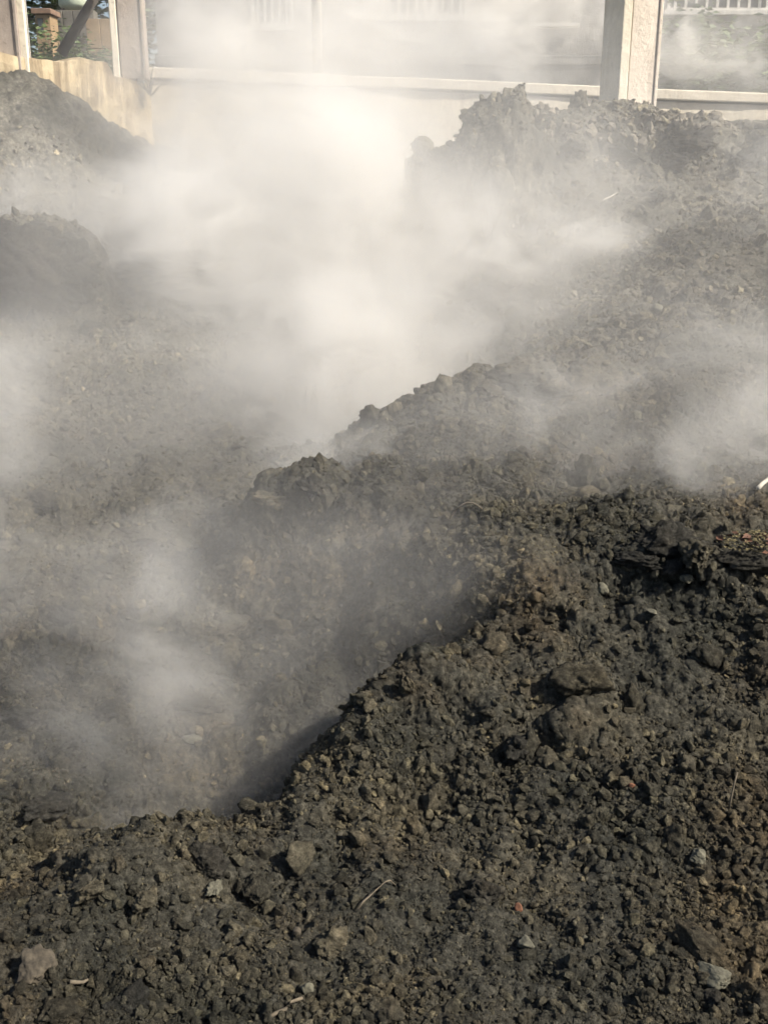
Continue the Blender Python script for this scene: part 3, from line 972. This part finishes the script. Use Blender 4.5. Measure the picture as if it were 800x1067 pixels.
tube(bm, [(q.x, q.y, q.z - 0.4), (q.x, q.y, q.z + 2)], 0.012, 10)
tag(obj('pipe', bm, M['white'], smooth=True), 'thin white pipe upright beside the narrow pale board', 'pipe')
# the white lamp pole behind the wall
e = empty('lamp_pole', (at(331, 60, 11.6).x, 11.6, YZ))
tag(e, 'slim white pole standing behind the wall in thick steam', 'pole')
bm = bmesh.new(); tube(bm, [(0, 0, 0), (0, 0, 3.2)], [0.05, 0.045], 16); obj('shaft', bm, M['white'], e, smooth=True)
bm = bmesh.new(); tube(bm, [(0, 0, 0), (0, 0, 0.18)], [0.085, 0.08], 16); obj('base_collar', bm, M['white'], e, smooth=True)
bm = bmesh.new(); tube(bm, [(0, 0, 3.2), (0.1, -0.05, 3.32), (0.4, -0.2, 3.36)], [0.03, 0.03, 0.03], 10); obj('arm', bm, M['white'], e, smooth=True)

# ------------------------------------------------------------------ building behind the yard
BY = 17.0
g0, g1 = at(165, 60, BY).x, at(980, 60, BY).x
bld = empty('building', ((g0 + g1) / 2, BY, YZ))
tag(bld, 'long grey building behind the wall with white barred windows', 'building')
bw = (g1 - g0) / 2
FH = 4.6
wins = []


def rel(u, v):
    p = at(u, v, BY)
    return p.x - bld.location.x, p.z - bld.location.z


WSPEC = [(262, 306, 28, 5), (366, 382, 17, 2), (398, 488, 18, 9), (694, 800, 12, 9)]
openings = []
for u0, u1, vb, nb in WSPEC:
    x0, zb = rel(u0, vb)
    x1, _ = rel(u1, vb)
    openings.append((x0, x1, zb, zb + 1.25, nb))
bm = bmesh.new()
edge = -bw
for x0, x1, zb, ztop, nb in openings:
    bx(bm, edge, x0, 0, 0.3, 0.9, FH)
    bx(bm, x0, x1, 0, 0.3, 0.9, zb)
    bx(bm, x0, x1, 0, 0.3, ztop, FH)
    edge = x1
bx(bm, edge, bw, 0, 0.3, 0.9, FH)
bx(bm, -bw, -bw + 0.3, 0.3, 6, 0.9, FH); bx(bm, bw - 0.3, bw, 0.3, 6, 0.9, FH); bx(bm, -bw + 0.3, bw - 0.3, 5.7, 6, 0.9, FH)
obj('wall', bm, M['facade'], bld)
bm = bmesh.new(); bx(bm, -bw - 0.04, bw + 0.04, -0.05, 6.05, 0, 0.898); obj('plinth', bm, M['plinth'], bld, 0.01)
bm = bmesh.new()
vs = [bm.verts.new(c) for c in ((-bw - 0.4, -0.5, FH + 0.002), (bw + 0.4, -0.5, FH + 0.002), (bw + 0.4, 6.5, FH + 0.002), (-bw - 0.4, 6.5, FH + 0.002), (-bw - 0.4, 3, FH + 1.3), (bw + 0.4, 3, FH + 1.3))]
for fc in ((0, 1, 5, 4), (2, 3, 4, 5), (1, 2, 5), (3, 0, 4), (3, 2, 1, 0)): bm.faces.new([vs[i] for i in fc])
obj('roof', bm, M['tile'], bld)
for x0, x1, zb, ztop, nb in openings:
    bm = bmesh.new()
    t = 0.05
    bx(bm, x0, x0 + t, -0.02, 0.1, zb, ztop); bx(bm, x1 - t, x1, -0.02, 0.1, zb, ztop)
    bx(bm, x0 + t, x1 - t, -0.02, 0.1, ztop - t, ztop); bx(bm, x0 + t, x1 - t, -0.02, 0.1, zb, zb + t)
    w = obj('window', bm, M['white'], bld)
    bm = bmesh.new(); bx(bm, x0 + t, x1 - t, 0.11, 0.13, zb + t, ztop - t); obj('pane', bm, M['glass'], w)
    bm = bmesh.new()
    for k in range(nb):
        cx = x0 + t + (x1 - x0 - 2 * t) * (k + 0.5) / nb
        bx(bm, cx - 0.018, cx + 0.018, 0.02, 0.05, zb + t + 0.002, ztop - t - 0.002)
    obj('window_bars', bm, M['white'], w)
    bm = bmesh.new(); bx(bm, x0 - 0.07, x1 + 0.07, -0.13, -0.022, zb - 0.06, zb + 0.01); obj('sill', bm, M['white'], w, 0.008)
x0, z = rel(553, 27); x1, _ = rel(602, 27)
bm = bmesh.new(); bx(bm, x0, x1, -0.12, -0.003, z - 0.025, z + 0.025); obj('ledge', bm, M['white'], bld, 0.006)
x0, z = rel(400, 33); x1, _ = rel(425, 33)
# a low step band along the front
bm = bmesh.new(); bx(bm, -bw, bw, -0.08, -0.052, 0.78, 0.86); obj('band', bm, M['facade'], bld)

# ------------------------------------------------------------------ things in the yard seen between the left posts
sp = at(46, 30, 13.0)
shed = empty('shed', (sp.x, 13.0, YZ)); tag(shed, 'small ochre hut with a tiled roof beyond the side wall', 'shed')
hz = at(46, 9, 13.0).z - YZ
bm = bmesh.new(); bx(bm, -0.09, 0.08, 0, 0.3, 0, hz - 0.06); obj('wall', bm, M['shed'], shed, 0.005)
bm = bmesh.new(); bx(bm, -0.12, 0.11, -0.04, 0.34, hz - 0.058, hz); obj('roof', bm, M['tile'], shed, 0.008)
bm = bmesh.new(); bx(bm, -0.06, 0.0, -0.012, -0.002, hz - 0.24, hz - 0.10); obj('window', bm, M['glass'], shed)
# block wall and low tan wall
q0, q1 = at(38, 24, 13.6), at(92, 10, 13.6)
bm = bmesh.new()
hh = q1.z - YZ
for r_ in range(6):
    n_ = 5
    for c_ in range(n_):
        w_ = (q1.x - q0.x) / n_
        o_ = w_ * 0.5 * (r_ % 2)
        bx(bm, q0.x + c_ * w_ + o_ + 0.004, q0.x + (c_ + 1) * w_ + o_ - 0.004, 13.6 + random.uniform(0, 0.012), 13.8, YZ + hh * r_ / 6 + 0.002, YZ + hh * (r_ + 1) / 6 - 0.004)
tag(obj('block_wall', bm, M['block'], bevel=0.004), 'grey block wall behind the ochre hut', 'wall')
q0, q1 = at(90, 34, 13.2), at(118, 19, 13.2)
bm = bmesh.new()
for r_ in range(3):
    for c_ in range(2):
        w_ = (q1.x - q0.x) / 2
        z0_, z1_ = YZ + (q1.z - YZ) * r_ / 3, YZ + (q1.z - YZ) * (r_ + 1) / 3
        bx(bm, q0.x + c_ * w_ + 0.003, q0.x + (c_ + 1) * w_ - 0.003, 13.2 + random.uniform(0, 0.02), 13.4, z0_ + 0.002, z1_ - 0.003)
tag(obj('garden_wall', bm, M['shed'], bevel=0.005), 'low tan block wall behind the green bushes by the corner post', 'wall')
# tank on its stand
tk = at(79, 4, 14.2)
tank = empty('water_tank', (tk.x, 14.2, YZ)); tag(tank, 'pale green ribbed water tank raised beyond the block wall', 'tank')
tz = tk.z - YZ
bm = bmesh.new()
prof = [(0.0, tz - 0.07), (0.17, tz - 0.06), (0.2, tz - 0.02)] + [(0.2 + (0.012 if i % 2 else 0), tz + 0.03 + 0.05 * i) for i in range(9)] + [(0.15, tz + 0.5), (0.0, tz + 0.53)]
for i in range(len(prof) - 1):
    pass
rings = [[bm.verts.new((r_ * math.cos(2 * math.pi * k / 24), r_ * math.sin(2 * math.pi * k / 24), z_)) for k in range(24)] for r_, z_ in prof if r_ > 0]
for i in range(len(rings) - 1):
    for k in range(24): bm.faces.new((rings[i][k], rings[i][(k + 1) % 24], rings[i + 1][(k + 1) % 24], rings[i + 1][k]))
bm.faces.new(rings[0][::-1]); bm.faces.new(rings[-1])
obj('drum', bm, M['tank'], tank, smooth=True)
for sx in (-0.13, 0.13):
    for sy in (-0.13, 0.13):
        bm = bmesh.new(); bx(bm, sx - 0.02, sx + 0.02, sy - 0.02, sy + 0.02, 0, tz - 0.065); obj('leg', bm, M['wood'], tank)
# leaning timber
a, b = at(64, 56, 10.9), at(108, -18, 10.9)
bm = bmesh.new(); tube(bm, [a, a.lerp(b, 0.5), b], [0.055, 0.05, 0.045], 8)
tag(obj('timber_prop', bm, M['wood'], smooth=True), 'dark timber leaning across the gap between the left posts', 'timber')


def bush(name, u, v, Yb, w, h, cnt, label, cat='bush', mat=None, leaf=0.03):
    p = at(u, v, Yb)
    e = empty(name, (p.x, Yb, YZ))
    tag(e, label, cat)
    bm = bmesh.new()
    tips = []
    for _ in range(14):
        a_ = random.uniform(0, 6.28)
        tip = Vector((math.cos(a_) * w * random.uniform(0.2, 0.8), math.sin(a_) * w * 0.6 * random.random(), h * random.uniform(0.5, 0.95)))
        mid = tip * 0.5 + Vector((0, 0, h * 0.1))
        tube(bm, [(0, 0, 0), mid, tip], [0.008, 0.005, 0.002], 5)
        tips += [mid, tip]
    obj('stems', bm, M['twig'], e)
    bm = bmesh.new()
    for _ in range(cnt):
        c = random.choice(tips) + Vector((random.gauss(0, w * 0.16), random.gauss(0, w * 0.14), random.gauss(0, h * 0.12)))
        if c.z < 0.0: c.z = random.uniform(0, 0.05)
        s = leaf * random.uniform(0.6, 1.3)
        Mx = Matrix.Translation(c) @ Matrix.Rotation(random.uniform(0, 6.28), 4, 'Z') @ Matrix.Rotation(random.uniform(-1.2, 1.2), 4, 'X')
        bm.faces.new([bm.verts.new(Mx @ Vector(q_)) for q_ in ((-s, 0, 0), (0, -s * 0.45, s * 0.15), (s, 0, 0), (0, s * 0.45, s * 0.15))])
    obj('foliage', bm, mat or M['leaf'], e)
    return e


bush('bush', 100, 48, 11.4, 0.32, 0.42, 1100, 'dark green bush beside the corner post behind the side wall')
bush('bush', 78, 50, 11.2, 0.28, 0.36, 800, 'dark green bush at the foot of the leaning timber')
bush('bush', 55, 50, 11.0, 0.2, 0.36, 420, 'thin pale green bush between the white pipe and the timber')
bush('bush', 43, 54, 10.2, 0.12, 0.3, 180, 'scraggy green weeds on the wall top by the thin pipe')
bush('bush', 60, 40, 12.4, 0.5, 0.75, 1300, 'dense dark bush in front of the ochre hut and block wall')


for uu, hh_ in ((20, 3.4), (75, 3.0), (135, 3.6)):
    bush('tall_shrub', uu, 40, 17.5, 0.9, hh_, 2600, {20: 'tall dark shrub behind the left edge post', 75: 'tall dark shrub behind the pale water tank', 135: 'tall dark shrub behind the wall corner post'}[uu], 'shrub', leaf=0.085)


for uu, yy, vv, lb in ((720, 14.6, 22, 'dark shrub before the grey building right of the concrete post'), (785, 15.2, 30, 'dark shrub under the right window of the grey building')):
    bush('tall_shrub', uu, 60, yy, 0.7, at(uu, vv, yy).z - YZ, 1500, lb, 'shrub', leaf=0.07)


def weed(u, v, Yb, h, label):
    p = at(u, v, Yb)
    e = empty('dry_weed', (p.x, Yb, p.z)); tag(e, label, 'weed')
    bm = bmesh.new()
    for _ in range(16):
        a_ = random.uniform(-0.9, 1.1)
        L_ = h * random.uniform(0.5, 1)
        tip = Vector((math.sin(a_) * L_, random.uniform(-0.1, 0.1), math.cos(a_) * L_))
        tube(bm, [(0, 0, 0), tip * 0.5 + Vector((random.uniform(-.03, .03), 0, 0.02)), tip], [0.006, 0.004, 0.0015], 5)
    obj('stems', bm, M['twig'], e)
    bm = bmesh.new()
    for _ in range(90):
        a_ = random.uniform(-0.9, 1.1); L_ = h * random.uniform(0.2, 0.9)
        c = Vector((math.sin(a_) * L_, random.uniform(-0.08, 0.08), math.cos(a_) * L_ - random.uniform(0, 0.3) * h))
        s = random.uniform(0.008, 0.018)
        Mx = Matrix.Translation(c) @ Matrix.Rotation(random.uniform(0, 6.28), 4, 'Z') @ Matrix.Rotation(random.uniform(-1.2, 1.2), 4, 'X')
        bm.faces.new([bm.verts.new(Mx @ Vector(q_)) for q_ in ((-s, 0, 0), (0, -s * 0.4, 0), (s, 0, 0), (0, s * 0.4, 0))])
    obj('dry_leaves', bm, M['twig'], e)


weed(157, 100, 10.38, 0.36, 'dry brown weed sprouting from the corner of the side wall')

# ------------------------------------------------------------------ steam
ST_V, ST_F = ico(4)
STEAM_ME = mesh_np('steam', ST_V, ST_F, M['steam'])
VEIL_ME = mesh_np('steam_veil', ST_V, ST_F, M['veil'])


def steam(u, v, Y, rx, ry, rz, dens, label, even=0.12, tilt=0.0, me=None):
    p = at(u, v, Y)
    o = link('steam', me or STEAM_ME)
    o.location = p
    o.scale = (rx, ry, rz)
    o.rotation_euler = (0, tilt, 0)
    o.color = (even, 1, 1, dens)          # how even the puff is, and how dense
    tag(o, label, 'steam', 'steam rising from the heap', 'stuff')
    return o


steam(320, 240, 7.5, 1.7, 1.4, 1.25, 3.4, 'thick white steam filling the far hollow before the back wall', 0.22)
steam(320, 90, 9.3, 2.5, 0.9, 1.15, 1.9, 'bright steam drifting up across the back wall', 0.6)
steam(340, 390, 5.8, 1.05, 0.8, 0.8, 2.4, 'dense steam low in the hollow behind the third ridge', 0.55)
steam(500, 290, 6.5, 1.25, 0.6, 0.7, 2.8, 'steam sliding along the foot of the far right slope', 0.15)
steam(100, 215, 7.9, 1.5, 0.4, 0.45, 4.6, 'pale steam between the dark left mound and the left heap', 0.25)
steam(100, 440, 5.1, 1.9, 0.7, 0.75, 1.6, 'thin steam creeping over the left slope', 0.34)
steam(60, 590, 3.7, 1.5, 0.55, 0.95, 0.8, 'grey steam lying in the near pit', 0.3)
steam(320, 625, 3.3, 0.85, 0.42, 0.66, 1.25, 'grey steam against the face of the dark ridge', 0.42)
steam(205, 785, 2.88, 1.0, 0.36, 0.5, 1.5, 'low steam behind the near crest in the pit', 0.34)
steam(350, 485, 4.42, 0.55, 0.24, 0.26, 4.5, 'pale steam caught between the dark ridge and the ridge behind it', 0.35)
steam(470, 465, 4.25, 0.8, 0.36, 0.45, 2.6, 'wisp of steam climbing the gap between two ridges', 0.25)
steam(660, 450, 4.2, 1.5, 0.55, 0.75, 1.25, 'faint steam over the second ridge on the right', 0.30)
steam(710, 240, 6.8, 1.3, 0.5, 0.9, 0.9, 'faint steam rising from the far right slope', 0.12)
steam(400, 270, 6.6, 4.2, 3.3, 1.8, 0.22, 'broad pale veil of steam over all the far heaps', 0.5, me=VEIL_ME)
steam(420, 10, 12.6, 3.6, 0.9, 1.5, 2.6, 'thin steam hanging above the back wall', 0.25)
steam(620, 525, 3.8, 1.25, 0.4, 0.48, 0.85, 'faint ribbon of steam over the crest left of the mossy ledge', 0.3)
steam(475, 600, 3.2, 0.5, 0.2, 0.32, 1.1, 'thin steam spilling over the lip of the pit onto the near slope', 0.3)
steam(740, 50, 12.9, 1.7, 0.6, 1.2, 2.6, 'thin steam before the dark shrubs and the right end of the building', 0.25)
